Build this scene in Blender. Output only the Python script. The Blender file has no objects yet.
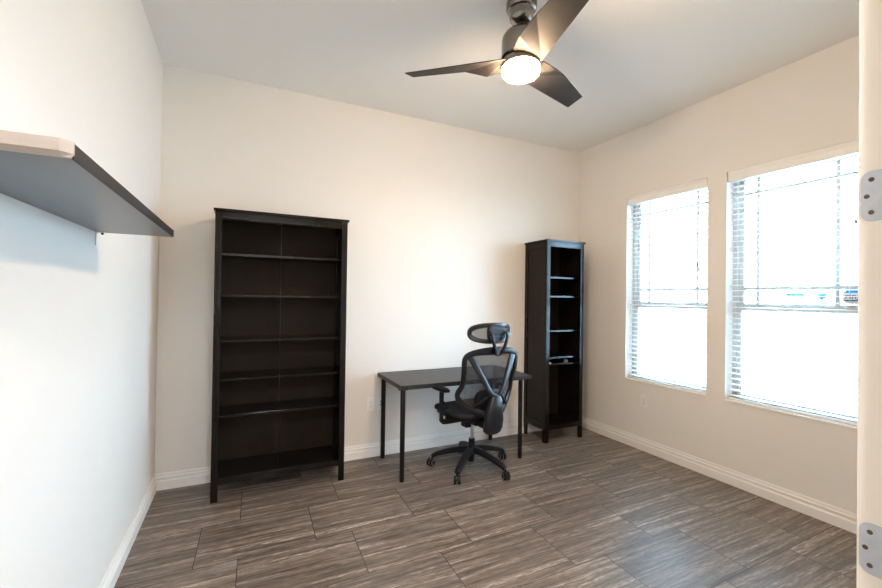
import bpy, bmesh, math, random
from mathutils import Vector, Matrix
random.seed(7)
SC = bpy.context.scene
COL = SC.collection
PI = math.pi
W, H = 3.914, 3.032          # room width and height; back wall y=0, left wall x=0
YF = -3.21                   # inner face of the front wall

# ------------------------------------------------------------------ materials
def newmat(name):
    m = bpy.data.materials.new(name); m.use_nodes = True
    nt = m.node_tree; b = nt.nodes['Principled BSDF']
    return m, nt, b
def N(nt, t, **kw):
    n = nt.nodes.new(t)
    for k, v in kw.items():
        if k in n.inputs: n.inputs[k].default_value = v
        else: setattr(n, k, v)
    return n
def noise(nt, scale, detail=4, rough=.6, sc=(1,1,1), coord='Object'):
    tc = N(nt, 'ShaderNodeTexCoord'); mp = N(nt, 'ShaderNodeMapping'); mp.inputs['Scale'].default_value = sc
    nz = N(nt, 'ShaderNodeTexNoise'); nz.inputs['Scale'].default_value = scale
    nz.inputs['Detail'].default_value = detail; nz.inputs['Roughness'].default_value = rough
    nt.links.new(tc.outputs[coord], mp.inputs[0]); nt.links.new(mp.outputs[0], nz.inputs['Vector'])
    return nz.outputs['Fac']
def ramp(nt, fac, stops):
    r = N(nt, 'ShaderNodeValToRGB')
    e = r.color_ramp.elements
    while len(e) < len(stops): e.new(.5)
    for i, (p, c) in enumerate(stops):
        e[i].position = p; e[i].color = (*c, 1) if len(c) == 3 else c
    nt.links.new(fac, r.inputs[0]); return r.outputs[0]
def bump(nt, b, fac, strength, dist=.001):
    bp = N(nt, 'ShaderNodeBump'); bp.inputs['Strength'].default_value = strength; bp.inputs['Distance'].default_value = dist
    nt.links.new(fac, bp.inputs['Height']); nt.links.new(bp.outputs[0], b.inputs['Normal'])
def mat(name, c1, c2=None, rough=.5, scale=20, sc=(1,1,1), metal=0, bmp=0, spec=.5, coat=0, coat_r=.1, bdist=.001, bscale=None):
    m, nt, b = newmat(name)
    c2 = c2 or tuple(v*.92 for v in c1)
    f = noise(nt, scale, sc=sc)
    nt.links.new(ramp(nt, f, [(.3, c1), (.7, c2)]), b.inputs['Base Color'])
    b.inputs['Roughness'].default_value = rough; b.inputs['Metallic'].default_value = metal
    b.inputs['Specular IOR Level'].default_value = spec
    b.inputs['Coat Weight'].default_value = coat; b.inputs['Coat Roughness'].default_value = coat_r
    if bmp: bump(nt, b, noise(nt, bscale, 3) if bscale else f, bmp, bdist)
    return m
M = {}
M['wall'] = mat('wall_paint', (.84,.805,.755), (.83,.795,.745), .75, 3, bmp=.25, bscale=90, bdist=.002, spec=.3)
M['ceil'] = mat('ceiling_paint', (.87,.86,.84), (.86,.85,.83), .85, 3, bmp=.25, bscale=80, bdist=.002, spec=.2)
M['trim'] = mat('trim_paint', (.90,.885,.86), (.89,.875,.85), .4, 8)
M['door'] = mat('door_paint', (.93,.85,.74), (.92,.84,.73), .5, 6)
M['vinyl'] = mat('window_vinyl', (.56,.54,.51), None, .4, 8)  # frame greyed: the shade it stands in is part of the colour
M['grid'] = mat('window_grid_backlit', (.40,.38,.35), None, .5, 8)  # muntins darkened, their backlit look is put into the colour
M['blind'] = mat('blind_white', (.84,.84,.83), (.80,.80,.79), .4, 12)
M['valance'] = mat('valance_white', (.93,.92,.90), (.91,.90,.88), .45, 12)
M['cord'] = mat('cord_white', (.75,.75,.74), None, .7, 60)
M['stain'] = mat('black_brown_stain', (.0060,.0054,.0052), (.0085,.0074,.0067), .13, 9, (1,1,.08), bmp=.02, spec=.24)
M['stainH'] = mat('black_brown_stain_board', (.0060,.0054,.0052), (.0085,.0074,.0067), .13, 9, (.08,1,1), bmp=.02, spec=.24)
M['backing'] = mat('backing_board', (.018,.0120,.0075), (.025,.0165,.0100), .55, 7, (1,1,.1), spec=.15)
M['desktop'] = mat('desk_laminate', (.014,.013,.0125), (.034,.031,.030), .38, 10, (.06,1,1), bmp=.1, spec=.2)
M['shelf_daylit'] = mat('shelf_board', (.055,.055,.058), (.075,.074,.076), .28, 9, (1,.08,1), bmp=.12)  # lighter grey stands in for daylight on the underside of the dark shelf
M['stainM'] = mat('black_brown_matt_edge', (.014,.012,.011), (.020,.017,.015), .5, 9, (1,.08,1), spec=.25)
M['band'] = mat('raw_edge_band', (.52,.44,.37), (.47,.39,.32), .5, 14, (.2,1,1))
M['blackmetal'] = mat('black_metal', (.007,.007,.008), None, .42, 30, spec=.3)
M['plastic'] = mat('black_plastic', (.008,.009,.011), (.011,.012,.015), .38, 40, spec=.2)
M['gloss'] = mat('gloss_black_plastic', (.010,.012,.016), None, .32, 40, spec=.4)
M['fabric'] = mat('black_seat_fabric', (.007,.009,.014), (.012,.015,.022), .8, 300, bmp=.4, bdist=.001)
M['chrome'] = mat('chrome', (.75,.76,.78), None, .15, 30, metal=1)
M['nickel'] = mat('brushed_nickel', (.27,.25,.225), (.22,.205,.185), .24, 60, (1,1,12), metal=1)
M['blade'] = mat('fan_blade_grey', (.050,.045,.043), (.040,.036,.034), .6, 14, spec=.1)
M['hinge'] = mat('hinge_satin_nickel', (.62,.65,.70), (.55,.58,.63), .42, 50, metal=.7)
M['screw'] = mat('screw_head', (.16,.11,.08), None, .4, 80, metal=.8)
M['plate'] = mat('outlet_plastic', (.92,.91,.90), None, .35, 20)
M['slot'] = mat('outlet_slot', (.05,.045,.04), None, .6, 20)
M['rimgrey'] = mat('caster_rim_grey', (.22,.225,.235), None, .35, 20)
M['concrete'] = mat('outside_concrete', (.72,.71,.69), (.64,.63,.61), .9, 2)
M['blue'] = mat('sticker_blue', (.03,.30,.66), None, .5, 20)
M['paleblue'] = mat('sticker_pale_blue', (.10,.40,.62), None, .5, 20)
M['stickwhite'] = mat('sticker_white', (.8,.82,.85), None, .5, 20)
M['ink'] = mat('sticker_ink', (.03,.04,.06), None, .6, 20)
M['steelgrey'] = mat('grey_steel', (.25,.26,.28), None, .4, 30, metal=.6)

def glass_mat():
    m = bpy.data.materials.new('window_glass'); m.use_nodes = True; nt = m.node_tree; nt.nodes.clear()
    o = N(nt, 'ShaderNodeOutputMaterial'); mx = N(nt, 'ShaderNodeMixShader'); t = N(nt, 'ShaderNodeBsdfTransparent'); g = N(nt, 'ShaderNodeBsdfGlossy')
    t.inputs[0].default_value = (.97,.985,.98,1); g.inputs['Roughness'].default_value = .02
    fr = N(nt, 'ShaderNodeFresnel'); fr.inputs[0].default_value = 1.2
    nt.links.new(fr.outputs[0], mx.inputs[0]); nt.links.new(t.outputs[0], mx.inputs[1]); nt.links.new(g.outputs[0], mx.inputs[2]); nt.links.new(mx.outputs[0], o.inputs[0])
    return m
M['glass'] = glass_mat()
def mesh_mat():
    m, nt, b = newmat('black_mesh_fabric')
    b.inputs['Base Color'].default_value = (.03,.03,.032,1); b.inputs['Roughness'].default_value = .6
    o = nt.nodes['Material Output']; mx = N(nt, 'ShaderNodeMixShader'); t = N(nt, 'ShaderNodeBsdfTransparent')
    tc = N(nt, 'ShaderNodeTexCoord'); v = N(nt, 'ShaderNodeTexVoronoi'); v.inputs['Scale'].default_value = 350
    nt.links.new(tc.outputs['Object'], v.inputs['Vector'])
    fac = ramp(nt, v.outputs['Distance'], [(.2, (.42,)*3), (.6, (.85,)*3)])
    nt.links.new(fac, mx.inputs[0]); nt.links.new(t.outputs[0], mx.inputs[1]); nt.links.new(b.outputs[0], mx.inputs[2]); nt.links.new(mx.outputs[0], o.inputs[0])
    return m
M['mesh'] = mesh_mat()
def lens_mat():
    m, nt, b = newmat('frosted_lamp_lens')
    b.inputs['Base Color'].default_value = (.9,.88,.84,1); b.inputs['Roughness'].default_value = .4
    b.inputs['Emission Color'].default_value = (1.0,.72,.45,1); b.inputs['Emission Strength'].default_value = LAMP
    return m
LAMP = 275
M['lens'] = lens_mat()
def floor_mat():
    m, nt, b = newmat('floor_tile_wood_look')
    L = nt.links.new
    tc = N(nt, 'ShaderNodeTexCoord'); s = N(nt, 'ShaderNodeSeparateXYZ'); L(tc.outputs['Object'], s.inputs[0])
    def math_(op, a, bb=None, c=None):
        n = N(nt, 'ShaderNodeMath'); n.operation = op
        for i, v in enumerate((a, bb, c)):
            if v is None: continue
            if isinstance(v, (int, float)): n.inputs[i].default_value = v
            else: L(v, n.inputs[i])
        return n.outputs[0]
    X, Y = s.outputs[0], s.outputs[1]
    u = math_('MULTIPLY_ADD', Y, -.025, X)
    v = math_('MULTIPLY_ADD', X, -.02, Y)
    TL, TW, V0 = .6075, .4075, -.6875     # tile length, width, row line
    rv = math_('DIVIDE', math_('SUBTRACT', V0, v), TW)
    row = math_('FLOOR', rv); fv = math_('FRACT', rv)
    odd = math_('MODULO', math_('ADD', row, 100), 2)
    uo = math_('ADD', math_('SUBTRACT', u, .362), math_('MULTIPLY', odd, -.205))
    ru = math_('DIVIDE', uo, TL); colm = math_('FLOOR', ru); fu = math_('FRACT', ru)
    eu = math_('MULTIPLY', math_('MINIMUM', fu, math_('SUBTRACT', 1, fu)), TL)
    ev = math_('MULTIPLY', math_('MINIMUM', fv, math_('SUBTRACT', 1, fv)), TW)
    ed = math_('MINIMUM', eu, ev)
    grout = math_('LESS_THAN', ed, .0022)
    # per tile random offset
    cid = N(nt, 'ShaderNodeCombineXYZ'); L(colm, cid.inputs[0]); L(row, cid.inputs[1])
    wn = N(nt, 'ShaderNodeTexWhiteNoise'); wn.noise_dimensions = '3D'; L(cid.outputs[0], wn.inputs['Vector'])
    # streak coordinates (run along x, gently wavy)
    wob = N(nt, 'ShaderNodeTexNoise'); wob.inputs['Scale'].default_value = 1.6; wob.inputs['Detail'].default_value = 2
    mpw = N(nt, 'ShaderNodeMapping'); mpw.inputs['Scale'].default_value = (1,3,1); L(tc.outputs['Object'], mpw.inputs[0])
    addo = N(nt, 'ShaderNodeVectorMath'); addo.operation = 'MULTIPLY_ADD'
    L(wn.outputs['Color'], addo.inputs[0]); addo.inputs[1].default_value = (9,9,9); L(mpw.outputs[0], addo.inputs[2]); L(addo.outputs[0], wob.inputs['Vector'])
    cx = N(nt, 'ShaderNodeCombineXYZ')
    L(math_('MULTIPLY', X, 1.0), cx.inputs[0])
    L(math_('ADD', Y, math_('MULTIPLY', wob.outputs['Fac'], .03)), cx.inputs[1])
    sh = N(nt, 'ShaderNodeVectorMath'); sh.operation = 'MULTIPLY_ADD'
    L(wn.outputs['Color'], sh.inputs[0]); sh.inputs[1].default_value = (5,5,5); L(cx.outputs[0], sh.inputs[2])
    def streak(sx, sy, scale, det=5, ro=.65):
        mp = N(nt, 'ShaderNodeMapping'); mp.inputs['Scale'].default_value = (sx, sy, 1); L(sh.outputs[0], mp.inputs[0])
        n = N(nt, 'ShaderNodeTexNoise'); n.inputs['Scale'].default_value = scale; n.inputs['Detail'].default_value = det; n.inputs['Roughness'].default_value = ro
        L(mp.outputs[0], n.inputs['Vector']); return n.outputs['Fac']
    s1 = streak(.05, 1, 42, 4, .7); s2 = streak(.14, 1, 130, 4); s3 = streak(.035, 1, 26, 3)
    base = ramp(nt, s1, [(.34, (.078,.057,.044)), (.5, (.142,.110,.088)), (.66, (.250,.200,.163))])
    light = ramp(nt, s3, [(.54, (0,0,0)), (.64, (.9,)*3)])
    fine = ramp(nt, s2, [(.3, (.60,)*3), (.7, (1.38,)*3)])
    mx = N(nt, 'ShaderNodeMix'); mx.data_type = 'RGBA'; mx.blend_type = 'MIX'
    L(base, mx.inputs['A']); mx.inputs['B'].default_value = (.44,.37,.31,1); 
    L(math_('MULTIPLY', light, ramp(nt, s2, [(.35,(.15,)*3),(.65,(1,1,1))])), mx.inputs['Factor'])
    mu = N(nt, 'ShaderNodeMix'); mu.data_type = 'RGBA'; mu.blend_type = 'MULTIPLY'; mu.inputs['Factor'].default_value = 1
    L(mx.outputs['Result'], mu.inputs['A']); L(fine, mu.inputs['B'])
    tv = N(nt, 'ShaderNodeMix'); tv.data_type = 'RGBA'; tv.blend_type = 'MULTIPLY'; tv.inputs['Factor'].default_value = 1
    L(mu.outputs['Result'], tv.inputs['A']); L(ramp(nt, wn.outputs['Value'], [(0,(.88,)*3),(1,(1.1,)*3)]), tv.inputs['B'])
    gm = N(nt, 'ShaderNodeMix'); gm.data_type = 'RGBA'; L(grout, gm.inputs['Factor']); L(tv.outputs['Result'], gm.inputs['A']); gm.inputs['B'].default_value = (.055,.044,.037,1)
    # scuffed white dust near the left wall
    dx = math_('SUBTRACT', X, .50); dy = math_('SUBTRACT', Y, -1.13)
    d2 = math_('SQRT', math_('ADD', math_('MULTIPLY', dx, dx), math_('MULTIPLY', math_('MULTIPLY', dy, dy), 2.5)))
    blob = ramp(nt, math_('ADD', d2, math_('MULTIPLY', streak(1,1,14,5), .22)), [(.10,(.55,)*3),(.20,(0,0,0))])
    dm = N(nt, 'ShaderNodeMix'); dm.data_type = 'RGBA'; L(blob, dm.inputs['Factor']); L(gm.outputs['Result'], dm.inputs['A']); dm.inputs['B'].default_value = (.33,.32,.31,1)
    L(dm.outputs['Result'], b.inputs['Base Color'])
    L(math_('ADD', math_('MULTIPLY', s2, .12), math_('MULTIPLY_ADD', grout, .3, .34)), b.inputs['Roughness'])
    b.inputs['Specular IOR Level'].default_value = .5
    bp = N(nt, 'ShaderNodeBump'); bp.inputs['Strength'].default_value = .35; bp.inputs['Distance'].default_value = .002
    L(math_('SUBTRACT', math_('MULTIPLY', s2, .5), grout), bp.inputs['Height']); L(bp.outputs[0], b.inputs['Normal'])
    return m
M['floor'] = floor_mat()

# ------------------------------------------------------------------ mesh helpers
class MB:
    def __init__(s): s.bm = bmesh.new()
    def box(s, x0, x1, y0, y1, z0, z1, mtx=None):
        vs = [s.bm.verts.new((x, y, z)) for x in (x0, x1) for y in (y0, y1) for z in (z0, z1)]
        for f in ((0,1,3,2),(4,6,7,5),(0,4,5,1),(2,3,7,6),(0,2,6,4),(1,5,7,3)):
            s.bm.faces.new([vs[i] for i in f])
        if mtx:
            for v in vs: v.co = mtx @ v.co
        return s
    def prism(s, pts, a, b, axis=2, mtx=None):
        # polygon pts (2D) extruded from a to b along axis
        def mk(p, h):
            if axis == 2: return Vector((p[0], p[1], h))
            if axis == 1: return Vector((p[0], h, p[1]))
            return Vector((h, p[0], p[1]))
        A = [s.bm.verts.new(mk(p, a)) for p in pts]; B = [s.bm.verts.new(mk(p, b)) for p in pts]
        n = len(pts)
        s.bm.faces.new(A[::-1]); s.bm.faces.new(B)
        for i in range(n): s.bm.faces.new([A[i], A[(i+1) % n], B[(i+1) % n], B[i]])
        if mtx:
            for v in A+B: v.co = mtx @ v.co
        return s
    def lathe(s, prof, seg=32, center=(0,0,0), cap=True, mtx=None):
        rings = []
        for r, z in prof:
            rings.append([s.bm.verts.new((center[0]+r*math.cos(2*PI*i/seg), center[1]+r*math.sin(2*PI*i/seg), center[2]+z)) for i in range(seg)])
        for a, b in zip(rings, rings[1:]):
            for i in range(seg): s.bm.faces.new([a[i], a[(i+1) % seg], b[(i+1) % seg], b[i]])
        if cap:
            s.bm.faces.new(rings[0][::-1]); s.bm.faces.new(rings[-1])
        if mtx:
            for r in rings:
                for v in r: v.co = mtx @ v.co
        return s
    def tube(s, pts, rad, seg=10, up=(0,0,1), closed=False, flat=None):
        """sweep; rad is a number or list; flat=(a,b) half sizes along side and up; values may be lists"""
        P = [Vector(p) for p in pts]; n = len(P); rings = []
        for i in range(n):
            if closed: t = (P[(i+1) % n]-P[i-1]).normalized()
            else: t = (P[min(i+1, n-1)]-P[max(i-1, 0)]).normalized()
            u = Vector(up[i] if isinstance(up, list) else up); sd = t.cross(u)
            if sd.length < 1e-4: sd = t.cross(Vector((1,0,0)))
            sd.normalize(); u2 = sd.cross(t).normalized()
            if flat: a, b = (flat[i] if isinstance(flat, list) else flat)
            else: a = b = (rad[i] if isinstance(rad, (list, tuple)) else rad)
            ring = []
            for k in range(seg):
                th = 2*PI*k/seg; c, q = math.cos(th), math.sin(th)
                if flat:  # rounded rectangle-ish
                    e = .55
                    c = math.copysign(abs(c)**e, c); q = math.copysign(abs(q)**e, q)
                ring.append(s.bm.verts.new(P[i]+sd*a*c+u2*b*q))
            rings.append(ring)
        m = n if closed else n-1
        for i in range(m):
            a, b = rings[i], rings[(i+1) % n]
            for k in range(seg): s.bm.faces.new([a[k], a[(k+1) % seg], b[(k+1) % seg], b[k]])
        if not closed: s.bm.faces.new(rings[0][::-1]); s.bm.faces.new(rings[-1])
        return s
    def loft(s, rings, cap=True):
        R = [[s.bm.verts.new(p) for p in r] for r in rings]
        n = len(R[0])
        for a, b in zip(R, R[1:]):
            for k in range(n): s.bm.faces.new([a[k], a[(k+1) % n], b[(k+1) % n], b[k]])
        if cap: s.bm.faces.new(R[0][::-1]); s.bm.faces.new(R[-1])
        return s
    def build(s, name, m, parent=None, bevel=0, smooth=False, subsurf=0, loc=None, seg=2):
        bmesh.ops.recalc_face_normals(s.bm, faces=s.bm.faces)
        me = bpy.data.meshes.new(name); s.bm.to_mesh(me); s.bm.free()
        me.materials.append(m)
        o = bpy.data.objects.new(name, me); COL.objects.link(o)
        if parent: o.parent = parent
        if loc: o.location = loc
        if smooth:
            for p in me.polygons: p.use_smooth = True
        if bevel:
            b = o.modifiers.new('bevel', 'BEVEL'); b.width = bevel; b.segments = seg; b.limit_method = 'ANGLE'; b.angle_limit = math.radians(40)
        if subsurf:
            b = o.modifiers.new('sub', 'SUBSURF'); b.levels = b.render_levels = subsurf
        if smooth and not subsurf:
            es = o.modifiers.new('es', 'EDGE_SPLIT'); es.split_angle = math.radians(38)
        return o
def smooth_path(pts, k=6, closed=False):
    P = [Vector(p) for p in pts]; n = len(P); out = []
    rng = n if closed else n-1
    for i in range(rng):
        p0 = P[(i-1) % n] if (closed or i > 0) else P[0]; p1 = P[i]; p2 = P[(i+1) % n]
        p3 = P[(i+2) % n] if (closed or i+2 < n) else P[-1]
        for j in range(k):
            t = j/k
            out.append(.5*((2*p1)+(-p0+p2)*t+(2*p0-5*p1+4*p2-p3)*t*t+(-p0+3*p1-3*p2+p3)*t**3))
    if not closed: out.append(P[-1])
    return out
def thing(name, label, cat, loc=(0,0,0), rotz=0, group=None):
    o = bpy.data.objects.new(name, None); COL.objects.link(o); o.empty_display_size = .1
    o.location = loc; o.rotation_euler = (0, 0, rotz); o['label'] = label; o['category'] = cat
    if group: o['group'] = group
    return o
def tag(o, label, cat, group=None):
    o['label'] = label; o['category'] = cat
    if group: o['group'] = group
    return o
def struct(o, label, cat):
    o['kind'] = 'structure'; o['label'] = label; o['category'] = cat; return o
def dup(root, loc, rotz, label, group=None, name=None):
    r = root.copy(); COL.objects.link(r); r.location = loc; r.rotation_euler = (0, 0, rotz); r['label'] = label
    if group: r['group'] = group
    for ch in list(root.children):
        c = ch.copy(); COL.objects.link(c); c.parent = r
        for g in list(ch.children):
            d = g.copy(); COL.objects.link(d); d.parent = c
    return r

# ------------------------------------------------------------------ room shell
YH = -5.0; XH0, XH1 = -.9, 2.9   # hall behind the doorway
struct(MB().box(-.12, W+.14, YF-.12, .12, -.12, 0).build('floor', M['floor']), 'grey brown streaked rectangular floor tiles with thin dark grout', 'floor')
struct(MB().box(-.12, W+.14, YF-.12, .12, H, H+.12).build('ceiling', M['ceil']), 'plain pale grey painted ceiling above the room', 'ceiling')
struct(MB().box(-.12, W+.14, 0, .12, 0, H).build('wall_back', M['wall']), 'cream back wall behind the bookcase and desk', 'wall')
struct(MB().box(-.12, 0, YF-.12, 0, 0, H).build('wall_left', M['wall']), 'bright pale left wall carrying the floating shelf', 'wall')
WIN = [(-.65, -1.43), (-1.575, -2.40)]; WZ0, WZ1 = .632, 2.392; RD = .14
mb = MB()
mb.box(W, W+RD, YF-.12, 0, 0, WZ0).box(W, W+RD, YF-.12, 0, WZ1, H)
mb.box(W, W+RD, WIN[0][0], 0, WZ0, WZ1).box(W, W+RD, WIN[1][0], WIN[0][1], WZ0, WZ1).box(W, W+RD, YF-.12, WIN[1][1], WZ0, WZ1)
struct(mb.build('wall_right', M['wall']), 'beige right wall with two window openings', 'wall')
DX0, DX1, DZ = .31, 1.535, 2.45
mb = MB(); mb.box(0, DX0, YF-.12, YF, 0, H).box(DX1, W, YF-.12, YF, 0, H).box(DX0, DX1, YF-.12, YF, DZ, H)
struct(mb.build('wall_front', M['wall']), 'beige front wall around the wide doorway', 'wall')
# hall
yh = YF-.12
struct(MB().box(XH0, XH1, YH, yh, -.12, 0).build('floor_hall', M['floor']), 'grey brown tiled hall floor outside the doorway', 'floor')
struct(MB().box(XH0, XH1, YH, yh, DZ+.3, DZ+.42).build('ceiling_hall', M['ceil']), 'pale ceiling of the hall outside the doorway', 'ceiling')
struct(MB().box(XH0, XH1, YH-.12, YH, 0, DZ+.3).build('wall_hall_back', M['wall']), 'beige far wall of the hall outside the doorway', 'wall')
struct(MB().box(XH0-.12, XH0, YH-.12, yh, 0, DZ+.3).build('wall_hall_left', M['wall']), 'beige left end wall of the hall', 'wall')
struct(MB().box(XH1, XH1+.12, YH-.12, yh, 0, DZ+.3).build('wall_hall_right', M['wall']), 'beige right end wall of the hall', 'wall')
if XH0 < 0: struct(MB().box(XH0, -.12, yh, yh+.12, 0, DZ+.3).build('wall_hall_front', M['wall']), 'beige short wall beside the room in the hall', 'wall')
# doorway lining
mb = MB(); mb.box(DX0, DX0+.018, yh-.004, YF+.0, 0, DZ).box(DX1-.018, DX1, yh-.004, YF, 0, DZ).box(DX0+.018, DX1-.018, yh-.004, YF, DZ-.018, DZ)
struct(mb.build('trim_1', M['trim'], bevel=.002), 'off white lining of the doorway', 'door trim')
# baseboards: profile (distance from wall, height)
BT, BHh = .016, .115
PROF = [(0,0),(BT,0),(BT,.060),(.010,.067),(.010,.080),(.0135,.083),(.0135,.089),(.0065,.094),(.0065,.106),(.004,BHh),(0,BHh)]
def baseboard(name, side, a, b, label):
    mb = MB()
    if side == 'back': mb.prism([(-d, h) for d, h in PROF], a, b, 0)
    if side == 'left': mb.prism([(d, h) for d, h in PROF], a, b, 1)
    if side == 'right': mb.prism([(W-d, h) for d, h in PROF], a, b, 1)
    if side == 'front': mb.prism([(YF+d, h) for d, h in PROF], a, b, 0)
    return struct(mb.build(name, M['trim']), label, 'baseboard')
baseboard('baseboard_back', 'back', 0, W, 'white moulded baseboard along the back wall')
baseboard('baseboard_left', 'left', YF, -BT, 'white moulded baseboard along the left wall')
baseboard('baseboard_right', 'right', YF, -BT, 'white moulded baseboard along the right wall')
baseboard('baseboard_front', 'front', BT, DX0, 'white moulded baseboard left of the doorway')

# ------------------------------------------------------------------ windows
def window(i, y1, y0, label, mun):     # y1 > y0 (y1 is the far side)
    t = thing('window_%d' % i, label, 'window', (W, (y0+y1)/2, WZ0)); t['kind'] = 'structure'
    hw = (y1-y0)/2; h = WZ1-WZ0; xg = .112
    zm = .735                       # meeting rail height above the sill
    mb = MB(); fx0, fx1 = .088, RD-.004
    mb.box(fx0, fx1, -hw, -hw+.030, 0, h).box(fx0, fx1, hw-.030, hw, 0, h).box(fx0, fx1, -hw+.030, hw-.030, 0, .020).box(fx0, fx1, -hw+.030, hw-.030, h-.035, h)
    mb.build('window_frame', M['vinyl'], t, bevel=.002)
    # lower sash (inside), upper sash (outside)
    mb = MB(); a = hw-.031
    mb.box(.094, .116, -a, -a+.030, .021, zm).box(.094, .116, a-.030, a, .021, zm).box(.094, .116, -a+.030, a-.030, .021, .050).box(.090, .116, -a+.030, a-.030, zm-.045, zm)
    s1 = mb.build('lower_sash', M['vinyl'], t, bevel=.002)
    mb = MB(); mb.box(.118, .136, -a, -a+.034, zm-.03, h-.036).box(.118, .136, a-.034, a, zm-.03, h-.036).box(.118, .136, -a+.034, a-.034, zm-.03, zm+.012).box(.118, .136, -a+.034, a-.034, h-.07, h-.036)
    s2 = mb.build('upper_sash', M['vinyl'], t, bevel=.002)
    MB().box(.104, .107, -a+.028, a-.028, .048, zm-.043).build('pane', M['glass'], s1)
    MB().box(.126, .129, -a+.032, a-.032, zm+.01, h-.068).build('pane', M['glass'], s2)
    mb = MB(); g = .0125
    for yy in mun: mb.box(.1235, .1255, yy-g, yy+g, zm+.012, h-.07)
    for zz in (zm+.125, h-.175): mb.box(.123, .125, -a+.034, a-.034, zz-g, zz+g)
    mb.build('muntin', M['grid'], s2)
    mb = MB(); mb.prism([(-.010,-.007),(-.0005,-.007),(-.0005,0),(.088,0),(.088,.004),(-.010,.004)], -hw, hw, 1)
    mb.build('window_sill', M['trim'], t, bevel=.0015)
    return t
window(1, WIN[0][0], WIN[0][1], 'farther of the two white framed windows, nearer the corner', (-.232, .232))
w2 = window(2, WIN[1][0], WIN[1][1], 'nearer of the two white framed windows, cut by the door edge', (-.2095, .2545))

# ------------------------------------------------------------------ blinds
def blind(y1, y0, label, wand_y, up_):
    t = thing('window_blind', label, 'blind', (W, (y0+y1)/2, WZ0), group='white horizontal blinds in the windows')
    hw = (y1-y0)/2-.008; h = WZ1-WZ0
    # valance with a small crown moulding
    pr = [(.004,-.078),(.012,-.078),(.012,-.066),(.009,-.062),(.009,-.02),(.004,-.012),(.001,-.004),(.001,0),(.014,0),(.014,-.078)]
    MB().prism([(p[0]+.0, -0) for p in []] or [(.016,h-.078),(.006,h-.078),(.004,h-.072),(.006,h-.066),(.006,h-.030),(.002,h-.018),(.0,h-.008),(.0,h-.002),(.016,h-.002)], -hw, hw, 1).build('valance', M['valance'], t)
    MB().box(.022, .070, -hw, hw, h-.05, h-.004).build('headrail', M['blind'], t, bevel=.002)
    mb = MB(); n = 40; z0 = .038; z1 = h-.075; tilt = math.radians(-3)
    for i in range(n):
        z = z0+(z1-z0)*i/(n-1)
        mt = Matrix.Translation((.047, 0, z)) @ Matrix.Rotation(tilt, 4, 'Y')
        mb.prism([(-.025,-.0008),(-.012,.0010),(0,.0016),(.012,.0010),(.025,-.0008),(.025,.0018),(.012,.0036),(0,.0042),(-.012,.0036),(-.025,.0018)], -hw+.003, hw-.003, 1, mt)
    mb.build('slat', M['blind'], t)
    MB().box(.022, .072, -hw+.003, hw-.003, .005, .019).build('bottom_rail', M['blind'], t, bevel=.003)
    for yy in (-hw+.12, 0, hw-.12):
        mb = MB(); 
        for xx in (.0205, .0735): mb.box(xx-.0008, xx+.0008, yy-.001, yy+.001, .04, h-.05)
        mb.build('ladder_cord', M['cord'], t)
    mb = MB(); mb.tube([(.019, wand_y, h-.06), (.017, wand_y, h-.4), (.015, wand_y, h-.68+up_)], .0012, 6)
    mb.tube([(.019, wand_y-.014, h-.06), (.017, wand_y-.016, h-.4), (.015, wand_y-.018, h-.72+up_)], .0012, 6)
    c = mb.build('pull_cord', M['cord'], t)
    mb = MB(); mb.lathe([(.003,0),(.006,-.012),(.007,-.03),(.003,-.036)], 10, (.015, wand_y, h-.68+up_)); mb.lathe([(.003,0),(.006,-.012),(.007,-.03),(.003,-.036)], 10, (.015, wand_y-.018, h-.72+up_))
    mb.build('tassel', M['rimgrey'], c)
blind(WIN[0][0], WIN[0][1], 'white slatted blind in the far window, next to the room corner', -.30, 0)
blind(WIN[1][0], WIN[1][1], 'white slatted blind in the near window, beside the door edge', -.335, .2)

# ------------------------------------------------------------------ stickers on the near window
def text_mesh(name, body, size, m, parent, loc, rot, thick=.0004):
    cu = bpy.data.curves.new(name, 'FONT'); cu.body = body; cu.size = size; cu.extrude = thick; cu.align_x = 'CENTER'; cu.align_y = 'CENTER'
    tmp = bpy.data.objects.new(name, cu); COL.objects.link(tmp)
    dg = bpy.context.evaluated_depsgraph_get(); me = bpy.data.meshes.new_from_object(tmp.evaluated_get(dg))
    bpy.data.objects.remove(tmp)
    o = bpy.data.objects.new(name, me); me.materials.clear(); me.materials.append(m); COL.objects.link(o)
    if parent: o.parent = parent
    o.location = loc; o.rotation_euler = rot
    return o
GX = W+.1225
t = thing('window_sticker', 'white and blue eight-sided security sticker low on the near window', 'sticker', (GX, -2.272, 1.432))
oct_ = [(-.052,.022),(-.03,.050),(.03,.050),(.052,.022),(.052,-.022),(.03,-.05),(-.03,-.05),(-.052,-.022)]
MB().prism(oct_, 0, .001, 0).build('sticker_sheet', M['stickwhite'], t)
MB().prism([(-.050,.0235),(-.03,.0495),(.03,.0495),(.050,.0235)], -.0006, 0, 0).build('blue_panel', M['blue'], t)
MB().prism([(-.050,-.0215),(-.050,-.0295),(.050,-.0295),(.050,-.0215)], -.0006, 0, 0).build('dark_stripe', M['ink'], t)
MB().prism([(-.034,-.040),(-.028,-.0495),(.028,-.0495),(.034,-.040)], -.0006, 0, 0).build('dark_base', M['ink'], t)
text_mesh('lettering', 'ring', .052, M['ink'], t, (-.0006, 0, .002), (PI/2, 0, -PI/2))
o = MB().box(0, .001, -.05, .05, -.018, .018).build('window_sticker', M['paleblue'], loc=(GX, -1.965, 1.44)); tag(o, 'pale blue rectangular sticker low on the near window', 'sticker')
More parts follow.
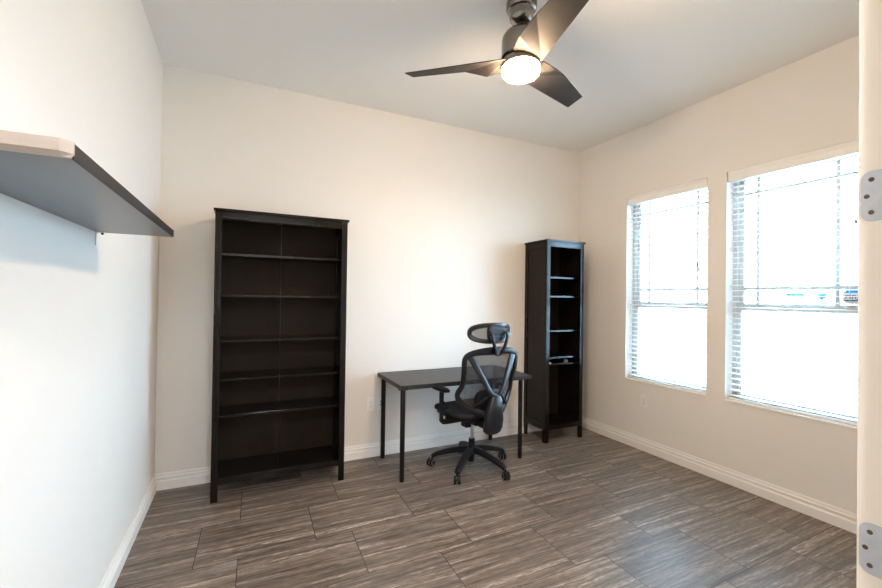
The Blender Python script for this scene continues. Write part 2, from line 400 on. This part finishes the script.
o = MB().prism([(-.03,.018),(.03,.018),(.022,-.012),(0,-.03),(-.022,-.012)], 0, .001, 0).build('window_sticker', M['paleblue'], loc=(GX, -2.115, 1.435)); tag(o, 'pale blue shield-shaped sticker low on the near window', 'sticker')

# ------------------------------------------------------------------ outside
struct(MB().box(W+.5, W+40, -30, 25, -.45, -.4).build('ground', M['concrete']), 'bright pale concrete ground outside the windows', 'ground')

# ------------------------------------------------------------------ door edge with hinges
d = bpy.data.objects.new('door_1', None); COL.objects.link(d); d.location = (1.544, -3.2, .01)
struct(d, 'cream painted door folded back, its edge in the foreground', 'door')
DT = .035; DW = .60; DH = 2.43
mb = MB()
mb.box(0, DW, 0, DT, 0, DH)
mb.build('door_slab', M['door'], d, bevel=.0015)
def hinge(z):
    y0, y1 = -.009, DT-.0042; zc = 0; hh = .0445; r = .0145
    pts = []
    pts = [(y0, -hh)]
    for k in range(7):
        a = math.radians(-90+15*k); pts.append((y1-r+r*math.cos(a), -hh+r+r*math.sin(a)))
    for k in range(7):
        a = math.radians(15*k); pts.append((y1-r+r*math.cos(a), hh-r+r*math.sin(a)))
    pts.append((y0, hh))
    lf = MB().prism(pts, -.0022, .0, 0).build('hinge', M['hinge'], d, loc=(0, 0, z), bevel=.0006)
    MB().lathe([(.006,-hh),(.006,hh)], 16, (-.004, y0-.003, 0)).build('knuckle', M['hinge'], lf)
    for yy, zz in ((.0165, .029), (.0225, 0), (.0165, -.029)):
        mt = Matrix.Translation((-.0022, yy, zz)) @ Matrix.Rotation(-PI/2, 4, 'Y')
        mb = MB().lathe([(.0042,-.0004),(.0040,.0005),(.0015,.0009)], 16, mtx=mt)
        mb.box(-.0034,-.0030,yy-.0028,yy+.0028,zz-.0005,zz+.0005).box(-.0034,-.0030,yy-.0005,yy+.0005,zz-.0028,zz+.0028)
        mb.build('screw', M['screw'], lf)
for z in (2.20, 1.570, .950, .30): hinge(z)
for xx in (.10, ):   # raised stiles on the faces of the door
    mb = MB(); mb.box(.10, DW-.10, DT, DT+.003, .25, 1.05).box(.10, DW-.10, DT, DT+.003, 1.2, 2.3)
    mb.build('door_panel', M['door'], d, bevel=.002)
mb = MB(); mb.lathe([(.026,0),(.026,.006),(.011,.01),(.010,.03),(.022,.04),(.026,.052),(.02,.064),(.004,.067)], 24, mtx=Matrix.Translation((DW-.06, DT, .95)) @ Matrix.Rotation(-PI/2, 4, 'X'))
mb.build('door_handle', M['nickel'], d, smooth=True)

# ------------------------------------------------------------------ bookcases
def bookcase(t, w, dep, h, st, shelves, inset, zb, seam=True, toprail=.05, pw=.045):
    # local: x 0..w, y 0 (front) .. dep (back)
    for sx in (0, 1):
        x0, x1 = (0, .022) if sx == 0 else (w-.022, w)
        mb = MB()
        xs = (0, st) if sx == 0 else (w-st, w)
        mb.box(xs[0], xs[1], 0, .022, 0, h-.018)                       # front stile down to the floor
        mb.box(x0, x1, .022, pw, 0, h-.018)                            # side of the front post
        mb.box(x0, x1, dep-pw, dep, 0, h-.018)                         # rear post
        mb.box(x0, x1, pw, dep-pw, h-.018-.06, h-.018).box(x0, x1, pw, dep-pw, zb-.045, zb+.03)
        zm = h*.52; mb.box(x0, x1, pw, dep-pw, zm-.03, zm+.03)
        mb.build('side_frame', M['stain'], t, bevel=.0015)
        xi = (x0+.006, x1-.006); MB().box(xi[0], xi[1], pw-.004, dep-pw+.004, zb, h-.05).build('side_panel', M['stain'], t)
    MB().box(-.010, w+.010, -.012, dep+.002, h-.018, h).build('top_board', M['stainH'], t, bevel=.002)
    mb = MB().box(st, w-st, .001, .021, h-.018-toprail, h-.018); mb.build('top_rail', M['stainH'], t, bevel=.001)
    mb = MB().box(st, w-st, .001, .021, zb-.045, zb+.002); mb.build('bottom_rail', M['stainH'], t, bevel=.001)
    mb = MB()
    if seam:
        mb.box(.022, w/2-.001, dep-.010, dep-.004, zb-.02, h-.02).box(w/2+.001, w-.022, dep-.009, dep-.003, zb-.02, h-.02)
    else: mb.box(.022, w-.022, dep-.009, dep-.003, zb-.02, h-.02)
    mb.build('back_panel', M['backing'], t)
    MB().box(.022, w-.022, .021, dep-.012, zb-.014, zb).build('bottom_shelf', M['stainH'], t)
    for z in shelves:
        MB().box(.024, w-.024, inset, dep-.014, z-.018, z).build('shelf', M['stainH'], t, bevel=.0015)
t = thing('bookcase', 'tall wide black-brown wooden bookcase with empty shelves against the back wall', 'bookcase', (.368, -.369, 0))
bookcase(t, .886, .352, 1.97, .042, (1.677, 1.392, 1.08, .813, .562), .055, .158)
t = thing('bookcase', 'tall narrow black-brown wooden bookcase standing in the corner right of the desk', 'bookcase', (3.186, -.352, 0))
bookcase(t, .472, .345, 1.97, .042, (1.613, 1.425, 1.083, .820, .752), .05, .165, seam=False)
# small items on a shelf of the narrow bookcase
o = MB().box(-.016, .016, -.01, .01, 0, .011).build('plastic_clip', M['plate'], loc=(3.284, -.284, .752), bevel=.002); tag(o, 'small white plastic piece at left on a lower shelf of narrow bookcase', 'small part')
mb = MB().lathe([(.017,0),(.019,.004),(.019,.026),(.015,.031)], 20); o = mb.build('metal_cap', M['steelgrey'], loc=(3.525, -.25, .752), smooth=True); tag(o, 'small grey round cap on a lower shelf of narrow bookcase', 'small part')

# ------------------------------------------------------------------ floating shelf
t = thing('wall_shelf', 'long dark floating shelf with pale raw ends on the left wall', 'shelf', (0, -1.98, 1.634))
t.rotation_euler = (math.radians(.45), 0, 0)      # it hangs slightly out of level
Y0, Y1, SD, ST = -.603, .600, .266, .028
MB().box(0.0005, SD-.004, Y0+.021, Y1-.010, 0, ST).build('shelf_board', M['shelf_daylit'], t)
MB().box(SD-.004, SD, Y0+.021, Y1-.010, 0, ST).build('front_edge', M['stainM'], t)
def ring(i, z, j=0): return [(0.0005, Y0+i, z), (SD-.014, Y0+i, z), (SD+.001-j, Y0+.015, z), (SD+.001-j, Y0+.022, z), (0.0005, Y0+.022, z)]
MB().loft([ring(.013, 0, .004), ring(0, .007), ring(0, ST+.0005)]).build('end_band', M['band'], t)
a = [(0.0005, Y1), (SD-.004, Y1), (SD+.002, Y1-.006), (SD+.002, Y1-.010), (0.0005, Y1-.010)]
MB().prism(a, -.0005, ST+.001).build('end_band', M['rimgrey'], t)
y_ = Y1-.015
mb = MB(); mb.box(0.0005, .0035, y_-.008, y_+.008, -.055, 0).box(.0035, .03, y_-.008, y_+.008, -.003, 0)
b_ = mb.build('bracket', M['plate'], t)
MB().lathe([(.003,0),(.005,-.002),(.005,-.006),(.002,-.008)], 10, (.022, y_, -.003)).build('screw', M['slot'], b_)

# ------------------------------------------------------------------ desk
t = thing('desk', 'black-brown desk with slim round black legs against the back wall', 'desk', (1.613, -.615, 0))
MB().box(0, 1.2, 0, .598, .696, .730).build('tabletop', M['desktop'], t, bevel=.002)
for (lx, ly) in ((.032, .045), (.040, .545), (1.132, .068), (1.150, .57)):
    MB().lathe([(.016,0),(.0175,.004),(.0185,.02),(.0195,.60),(.0195,.688),(.035,.690),(.035,.6955)], 24, (lx, ly, 0)).build('leg', M['blackmetal'], t, smooth=True)

# ------------------------------------------------------------------ wall plates
def duplex(t):
    MB().box(-.035, .035, -.006, 0, -.0575, .0575).build('cover_plate', M['plate'], t, bevel=.0025)
    for zz in (-.02, .02):
        r = MB().prism([(.017*math.cos(a), .0145*max(-1, min(1, 1.25*math.sin(a)))) for a in [k*PI/12 for k in range(24)]], -.0075, -.004, 1).build('receptacle', M['plate'], t, loc=(0, 0, zz))
        mb = MB().box(-.0075, -.0055, -.0079, -.007, -.001, .0075).box(.0055, .0075, -.0079, -.007, .0005, .0075).box(-.002, .002, -.0079, -.007, -.0095, -.0055)
        mb.build('slot', M['slot'], r)
    MB().lathe([(.003,0),(.0025,.001)], 12, mtx=Matrix.Translation((0,-.006,0)) @ Matrix.Rotation(PI/2, 4, 'X')).build('screw', M['rimgrey'], t)
t1 = thing('wall_outlet', 'white duplex outlet plate on the back wall, left of the desk leg', 'outlet', (1.557, 0, .455))
duplex(t1)
dup(t1, (W, -.862, .455), PI*1.5, 'white duplex outlet plate on the right wall under the far window')
t = thing('wall_jack', 'white cable jack plate behind the rear left desk leg', 'wall jack', (1.648, 0, .455))
MB().box(-.035, .035, -.006, 0, -.0575, .0575).build('cover_plate', M['plate'], t, bevel=.0025)
for zz in (.016, -.012):
    mb = MB().lathe([(.008,0),(.008,.004),(.005,.005),(.005,.013),(.003,.014)], 16, mtx=Matrix.Translation((.004,-.006,zz)) @ Matrix.Rotation(PI/2, 4, 'X')); mb.build('connector', M['steelgrey'], t)

# ------------------------------------------------------------------ ceiling fan
FC = (1.908, -1.645)
t = thing('ceiling_fan', 'brushed nickel ceiling fan with three grey angular blades and lit lamp', 'ceiling fan', (FC[0], FC[1], H))
MB().lathe([(.075,0),(.083,-.005),(.084,-.040),(.079,-.050),(.068,-.055),(.0655,-.068),(.0665,-.088),(.060,-.105),(.046,-.117),(.024,-.122)][::-1], 48).build('canopy', M['nickel'], t, smooth=True)
MB().lathe([(.021,-.126),(.021,-.1215)], 24).build('canopy_collar', M['slot'], t)
MB().lathe([(.0105,-.19),(.0105,-.09)], 20).build('downrod', M['nickel'], t, smooth=True)
MB().lathe([(.030,-.160),(.060,-.165),(.090,-.180),(.103,-.200),(.107,-.220),(.107,-.312),(.100,-.318),(.02,-.318)], 48).build('motor_housing', M['nickel'], t, smooth=True)
zb = -.334
MB().lathe([(.098,zb-.034),(.106,zb-.030),(.106,zb),(.08,zb+.006),(.08,zb+.018)], 48).build('light_ring', M['nickel'], t, smooth=True)
MB().lathe([(.020,zb-.080),(.080,zb-.079),(.094,zb-.074),(.101,zb-.064),(.102,zb-.034),(.09,zb-.030)], 48).build('lamp_lens', M['lens'], t, smooth=True)
ZP = -.326
def bp_(s, tt, dz=0): return (s, tt, ZP - .30*tt + dz)
def blade(ang):
    A = bp_(.075, .085); B = bp_(.66, .045); C_ = bp_(.645, -.062); P = bp_(.33, -.088); Q = (.205, -.112, ZP-.004); Rr = (.080, -.088, ZP+.002)
    bm = bmesh.new()
    up = [bm.verts.new(p) for p in (A, B, C_, P, Q, Rr)]
    dn = [bm.verts.new((p[0], p[1], p[2]-.005)) for p in (A, B, C_, P, Q, Rr)]
    bm.faces.new([up[0], up[1], up[2], up[3]]); bm.faces.new([up[0], up[3], up[4]]); bm.faces.new([up[0], up[4], up[5]])
    bm.faces.new([dn[3], dn[2], dn[1], dn[0]]); bm.faces.new([dn[4], dn[3], dn[0]]); bm.faces.new([dn[5], dn[4], dn[0]])
    for i in range(6): bm.faces.new([up[i], dn[i], dn[(i+1) % 6], up[(i+1) % 6]])
    bmesh.ops.rotate(bm, verts=bm.verts, cent=(0,0,0), matrix=Matrix.Rotation(math.radians(ang), 3, 'Z'))
    mb = MB(); mb.bm.free(); mb.bm = bm; mb.build('blade', M['blade'], t)
for a in (140.5, 21.5, 260.5): blade(a)

# ------------------------------------------------------------------ office chair
TH = math.radians(6)
t = thing('office_chair', 'black mesh-back swivel office chair with headrest tucked at the desk', 'chair', (2.257, -.555, 0), TH)
# base
for k in range(5):
    a = math.radians(149+72*k)-TH; c, s_ = math.cos(a), math.sin(a); R_ = .325
    path = smooth_path([(.02*c,.02*s_,.150),(.10*c,.10*s_,.146),(.20*c,.20*s_,.126),(.29*c,.29*s_,.100),(.325*c,.325*s_,.078)], 4)
    n = len(path); fl = [(.032-.011*i/(n-1), .025-.009*i/(n-1)) for i in range(n)]
    lg = MB().tube(path, .02, 12, flat=fl).build('base_leg', M['plastic'], t, smooth=True)
    yaw = a + [1.0, .4, -.6, 1.4, 2.2][k]
    ce = bpy.data.objects.new('caster', None)
    mb = MB(); mb.lathe([(.008,.05),(.008,.080)], 12, (R_*c, R_*s_, 0))
    base = Vector((R_*c, R_*s_, .0325)); off = Vector((math.cos(yaw), math.sin(yaw), 0))*.012; ax = Vector((-math.sin(yaw), math.cos(yaw), 0))
    mb.box(-.016, .022, -.0055, .0055, .012, .034, Matrix.Translation((base.x+off.x, base.y+off.y, .02)) @ Matrix.Rotation(yaw, 4, 'Z'))
    cst = mb.build('caster', M['plastic'], t, bevel=.003)
    for sgn in (-1, 1):
        q = base+off+ax*(.0155*sgn)
        mt = Matrix.Translation(q) @ Matrix.Rotation(yaw, 4, 'Z') @ Matrix.Rotation(PI/2, 4, 'X')
        MB().lathe([(.018,-.010),(.030,-.010),(.0325,-.007),(.0325,.007),(.030,.010),(.018,.010)], 28, mtx=mt).build('wheel', M['plastic'], cst, smooth=True)
        MB().lathe([(.019,-.0106),(.0262,-.0106),(.0262,.0106),(.019,.0106)], 28, mtx=mt, cap=False).build('wheel_rim', M['rimgrey'], cst, smooth=True)
MB().lathe([(.042,.115),(.045,.125),(.044,.160),(.036,.174),(.028,.178)], 32).build('hub', M['plastic'], t, smooth=True)
MB().lathe([(.024,.055),(.026,.06),(.026,.238),(.022,.243)], 28).build('gas_lift_sleeve', M['plastic'], t, smooth=True)
MB().lathe([(.014,.24),(.014,.40)], 24).build('gas_lift', M['chrome'], t, smooth=True)
mb = MB(); mb.box(-.075, .075, -.15, .12, .385, .425).box(-.05,.05,-.22,-.12,.39,.43)
mb.build('tilt_mechanism', M['plastic'], t, bevel=.012, seg=3)
mb = MB(); mb.box(-.10, -.045, -.06, .02, .352, .395); mb.build('tilt_lever', M['plastic'], t, bevel=.01, seg=3)
# seat: rounded cushion
def sup(th, a, b, e): 
    c, s_ = math.cos(th), math.sin(th)
    return (math.copysign(abs(c)**e, c)*a, math.copysign(abs(s_)**e, s_)*b)
def pad(zs, cy_, name, m, front_drop=.03, n=36, parent=t, dish=.012):
    rings = []
    for (z, a, b) in zs:
        r = []
        for k in range(n):
            x, y = sup(2*PI*k/n, a, b, .5)
            zz = z - front_drop*max(0, (y-.12)/.13)**2*1.0
            r.append((x, y+cy_, zz))
        rings.append(r)
    return MB().loft(rings).build(name, m, parent, smooth=True, subsurf=1)
seat = pad([(.452,.19,.19),(.455,.235,.232),(.470,.25,.247),(.492,.25,.247),(.508,.238,.236),(.512,.18,.18)], .045, 'seat_cushion', M['fabric'])
pad([(.425,.12,.14),(.428,.20,.20),(.440,.238,.235),(.456,.24,.238)], .045, 'seat_shell', M['plastic'])
# armrests: bracket plate with two holes, post and pad
for sg in (-1, 1):
    mb = MB(); y0_, y1_ = .018, .046
    def seg_(x0, x1, z0, z1): mb.box(min(sg*x0, sg*x1), max(sg*x0, sg*x1), y0_, y1_, z0, z1)
    mb.prism([(sg*x, z) for x, z in ((.05,.382),(.22,.382),(.268,.386),(.290,.410),(.290,.436),(.255,.424),(.05,.424))], y0_, y1_, 1)
    mb.prism([(sg*x, z) for x, z in ((.264,.39),(.290,.41),(.292,.62),(.290,.650),(.262,.650),(.264,.55))], y0_, y1_, 1)
    mb.prism([(sg*x, z) for x, z in ((.19,.42),(.236,.42),(.236,.505),(.264,.545),(.264,.575),(.21,.51))], y0_, y1_, 1)
    mb.prism([(sg*x, z) for x, z in ((.23,.452),(.27,.452),(.27,.468),(.23,.468))], y0_, y1_, 1)
    ar = mb.build('armrest', M['plastic'], t, bevel=.004)
    rings = []
    for z, k in ((.648,.80),(.653,1),(.668,1),(.675,.85)):
        rings.append([(sg*.272+sup(2*PI*i/28, .034*k, .105*k, .6)[0], .055+sup(2*PI*i/28, .040*k, .110*k, .6)[1], z) for i in range(28)])
    MB().loft(rings).build('arm_pad', M['plastic'], ar, smooth=True)
# the whole back rises on its bracket
DXB, DZB = .012, .028
_n0 = set(o.name for o in bpy.data.objects)
# back frame (closed shield-shaped loop)
HWB = .256
half = [(0,-.262,.958),(.13,-.256,.955),(.215,-.238,.938),(.250,-.226,.900),(.249,-.215,.80),(.243,-.185,.70),(.262,-.150,.630),(.240,-.150,.575),(.175,-.190,.520),(.09,-.245,.480),(0,-.265,.468)]
loop = [(-x, y, z) for x, y, z in half] ; loop = loop + [(x, y, z) for x, y, z in half[::-1][1:-1]]
lp = smooth_path(loop, 4, True)
fl = []
for p in lp:
    top = max(0, min(1, (p.z-.90)/.05)); ctr = max(0, 1-abs(p.x)/.24)
    fl.append((.020+.014*top*ctr+(.004 if p.z < .6 else 0), .012))
ups = [Vector((p.x*1.2, -1, 0)).normalized() for p in lp]
MB().tube(lp, .015, 12, up=ups, closed=True, flat=fl).build('back_frame', M['plastic'], t, smooth=True)
# back mesh
def back_surface(hw_at, zs, yat, n=14):
    bm = bmesh.new(); rows = []
    for z in zs:
        w_ = hw_at(z); rows.append([bm.verts.new((-w_+2*w_*i/n, yat(-w_+2*w_*i/n, z), z)) for i in range(n+1)])
    for a, b in zip(rows, rows[1:]):
        for i in range(n): bm.faces.new([a[i], a[i+1], b[i+1], b[i]])
    mb = MB(); mb.bm.free(); mb.bm = bm; return mb
def interp(tbl, z):
    for (z0, v0), (z1, v1) in zip(tbl, tbl[1:]):
        if z0 <= z <= z1: return v0+(v1-v0)*(z-z0)/(z1-z0)
    return tbl[0][1] if z < tbl[0][0] else tbl[-1][1]
HW = [(.48,.09),(.52,.175),(.575,.236),(.63,.255),(.70,.238),(.8,.244),(.9,.243),(.938,.21),(.955,.13)]
YW = [(.48,-.245),(.52,-.19),(.575,-.15),(.635,-.150),(.70,-.185),(.8,-.215),(.9,-.226),(.955,-.25)]
zs = [.485+.47*i/18 for i in range(19)]
back_surface(lambda z: interp(HW, z)-.004, zs, lambda x, z: interp(YW, z)-.010*(1-(x/.26)**2)).build('back_mesh', M['mesh'], t, smooth=False)
# Y spine: V arms and hub shell
v = smooth_path([(-.208,-.236,.925),(-.145,-.262,.81),(-.086,-.282,.70),(-.045,-.292,.638),(0,-.294,.618),(.045,-.292,.638),(.086,-.282,.70),(.145,-.262,.81),(.208,-.236,.925)], 5)
MB().tube(v, .014, 12, up=(0,-1,0), flat=[(.018+.011*max(0, p.z-.62)/.3, .010) for p in v]).build('spine_brace', M['gloss'], t, smooth=True)
v2 = smooth_path([(-.16,-.215,.535),(-.10,-.250,.575),(-.03,-.280,.628),(0,-.284,.632),(.03,-.280,.628),(.10,-.250,.575),(.16,-.215,.535)], 4)
MB().tube(v2, .014, 12, up=(0,-1,0), flat=(.015,.010)).build('lower_brace', M['plastic'], t, smooth=True)
rings = []
for z, hw, yb, yf in ((.622,.020,-.305,-.285),(.612,.044,-.312,-.275),(.575,.062,-.325,-.262),(.52,.073,-.332,-.25),(.44,.081,-.332,-.24),(.38,.082,-.322,-.23),(.345,.072,-.31,-.22),(.327,.050,-.295,-.225),(.321,.02,-.28,-.24)):
    cy_ = (yb+yf)/2; hd = (yf-yb)/2; cx_ = -.016*min(1, (.622-z)/.1)
    rings.append([(cx_+sup(2*PI*k/28, hw, hd, .75)[0], cy_+sup(2*PI*k/28, hw, hd, .75)[1], z) for k in range(28)])
MB().loft(rings).build('back_hub', M['gloss'], t, smooth=True)
MB().tube(smooth_path([(0,-.12,.405),(0,-.2,.40),(0,-.27,.42)], 4), .03, 12, flat=(.055,.022)).build('back_bracket', M['plastic'], t, smooth=True)
# lumbar pad
rings = []
for y, k in ((-.185,.75),(-.192,.97),(-.205,1),(-.222,.95),(-.228,.7)):
    rings.append([(sup(2*PI*i/32, .135*k, .085*k, .85)[0], y+.35*(sup(2*PI*i/32, .135*k, .085*k, .85)[0])**2, .575+sup(2*PI*i/32, .135*k, .085*k, .85)[1]) for i in range(32)])
MB().loft(rings).build('lumbar_pad', M['plastic'], t, smooth=True)
# headrest
def hp(x, z): return (x+.022, -.250+2.1*x*x, z)
HZ, HA, HB = 1.092, .206, .077
ell = []
for k in range(40):
    x, z = sup(2*PI*k/40, HA-.012, HB-.014, .72); ell.append(hp(x, HZ+z))
hr = MB().tube(ell, .014, 10, up=(0,-1,0), closed=True, flat=(.019,.011)).build('headrest', M['gloss'], t, smooth=True)
bm = bmesh.new(); cen = None; n = 16; rows = []
for j in range(-4, 5):
    z = j/4*(HB-.016); wx = (HA-.014)*max(.0, 1-abs(z/(HB-.012))**2.4)**(.42)
    rows.append([bm.verts.new(hp(-wx+2*wx*i/n, HZ+z)) for i in range(n+1)])
for a, b in zip(rows, rows[1:]):
    for i in range(n): bm.faces.new([a[i], a[i+1], b[i+1], b[i]])
mb = MB(); mb.bm.free(); mb.bm = bm; mb.build('headrest_mesh', M['mesh'], hr)
mb = MB()
rings = []
for y, k in ((-.262,1),(-.285,1),(-.292,.9)):
    rings.append([(  .018+.082*k*sup(2*PI*i/28,1,1,.5)[0], y+.012, HZ+.062*k*sup(2*PI*i/28,1,1,.5)[1]) for i in range(28)])
mb.loft(rings); mb.build('headrest_plate', M['gloss'], hr, smooth=True)
for zz in (-.026, .004, .030): MB().box(-.05, .086, -.285, -.276, HZ+zz-.005, HZ+zz+.005).build('headrest_rib', M['gloss'], hr, bevel=.002)
yoke = smooth_path([(x+.016,y+.01,z) for x,y,z in [(-.072,-.292,HZ+.012),(-.075,-.318,HZ-.01),(-.062,-.322,HZ-.06),(-.040,-.312,HZ-.12),(-.018,-.296,HZ-.158),(.018,-.296,HZ-.158),(.040,-.312,HZ-.12),(.062,-.322,HZ-.06),(.075,-.318,HZ-.01),(.072,-.292,HZ+.012)]], 5)
MB().tube(yoke, .008, 10, up=(0,-1,0), flat=(.0125,.0085)).build('headrest_yoke', M['gloss'], hr, smooth=True)
MB().box(-.03, .03, -.296, -.255, .935, .985).build('headrest_mount', M['gloss'], hr, bevel=.008, seg=3)

for o in bpy.data.objects:
    if o.name not in _n0 and o.type == 'MESH' and o.parent is t and not o.name.startswith('back_bracket'):
        o.location = (DXB, 0, DZB)

# ------------------------------------------------------------------ fill lamp added in the hall, unseen (behind the camera)
t = thing('fill_lamp', 'added unseen round fill lamp on the hall ceiling outside the doorway', 'lamp', (.9, -4.2, DZ+.3))
MB().lathe([(.17,-.02),(.17,0)], 40).build('fill_lamp_base', M['nickel'], t, smooth=True)
hm, nt, b = newmat('fill_lamp_glass'); b.inputs['Base Color'].default_value = (.9,.88,.85,1)
b.inputs['Emission Color'].default_value = (.96,.96,1,1); b.inputs['Emission Strength'].default_value = 240
MB().lathe([(.02,-.09),(.08,-.083),(.13,-.06),(.158,-.02)], 40).build('fill_lamp_bowl', hm, t, smooth=True)

# ------------------------------------------------------------------ world
w = bpy.data.worlds.new('sky'); SC.world = w; w.use_nodes = True
bg = w.node_tree.nodes['Background']; bg.inputs[0].default_value = (.49,.74,1,1); bg.inputs[1].default_value = 28.5

# ------------------------------------------------------------------ camera
yaw, pitch, roll, f = .4459, .0089, .0137, 413.98
cyw, syw, cp, sp = math.cos(yaw), math.sin(yaw), math.cos(pitch), math.sin(pitch)
fw = Vector((syw*cp, cyw*cp, sp)); rt = Vector((cyw, -syw, 0)); up = rt.cross(fw)
r2 = rt*math.cos(roll)+up*math.sin(roll); u2 = -rt*math.sin(roll)+up*math.cos(roll)
cam = bpy.data.cameras.new('camera'); co = bpy.data.objects.new('camera', cam); COL.objects.link(co)
co.matrix_world = Matrix(((r2.x, u2.x, -fw.x, .54381), (r2.y, u2.y, -fw.y, -3.51488), (r2.z, u2.z, -fw.z, 1.38985), (0,0,0,1)))
cam.sensor_width = 36; cam.lens = f/882*36; cam.clip_start = .02
SC.camera = co
SC.view_settings.view_transform = 'Standard'; SC.view_settings.look = 'None'; SC.view_settings.gamma = 1
SC.view_settings.exposure = 0.0; SC.view_settings.use_curve_mapping = False
SC.cycles.use_denoising = True
SC.cycles.max_bounces = 12; SC.cycles.diffuse_bounces = 8; SC.cycles.transparent_max_bounces = 16
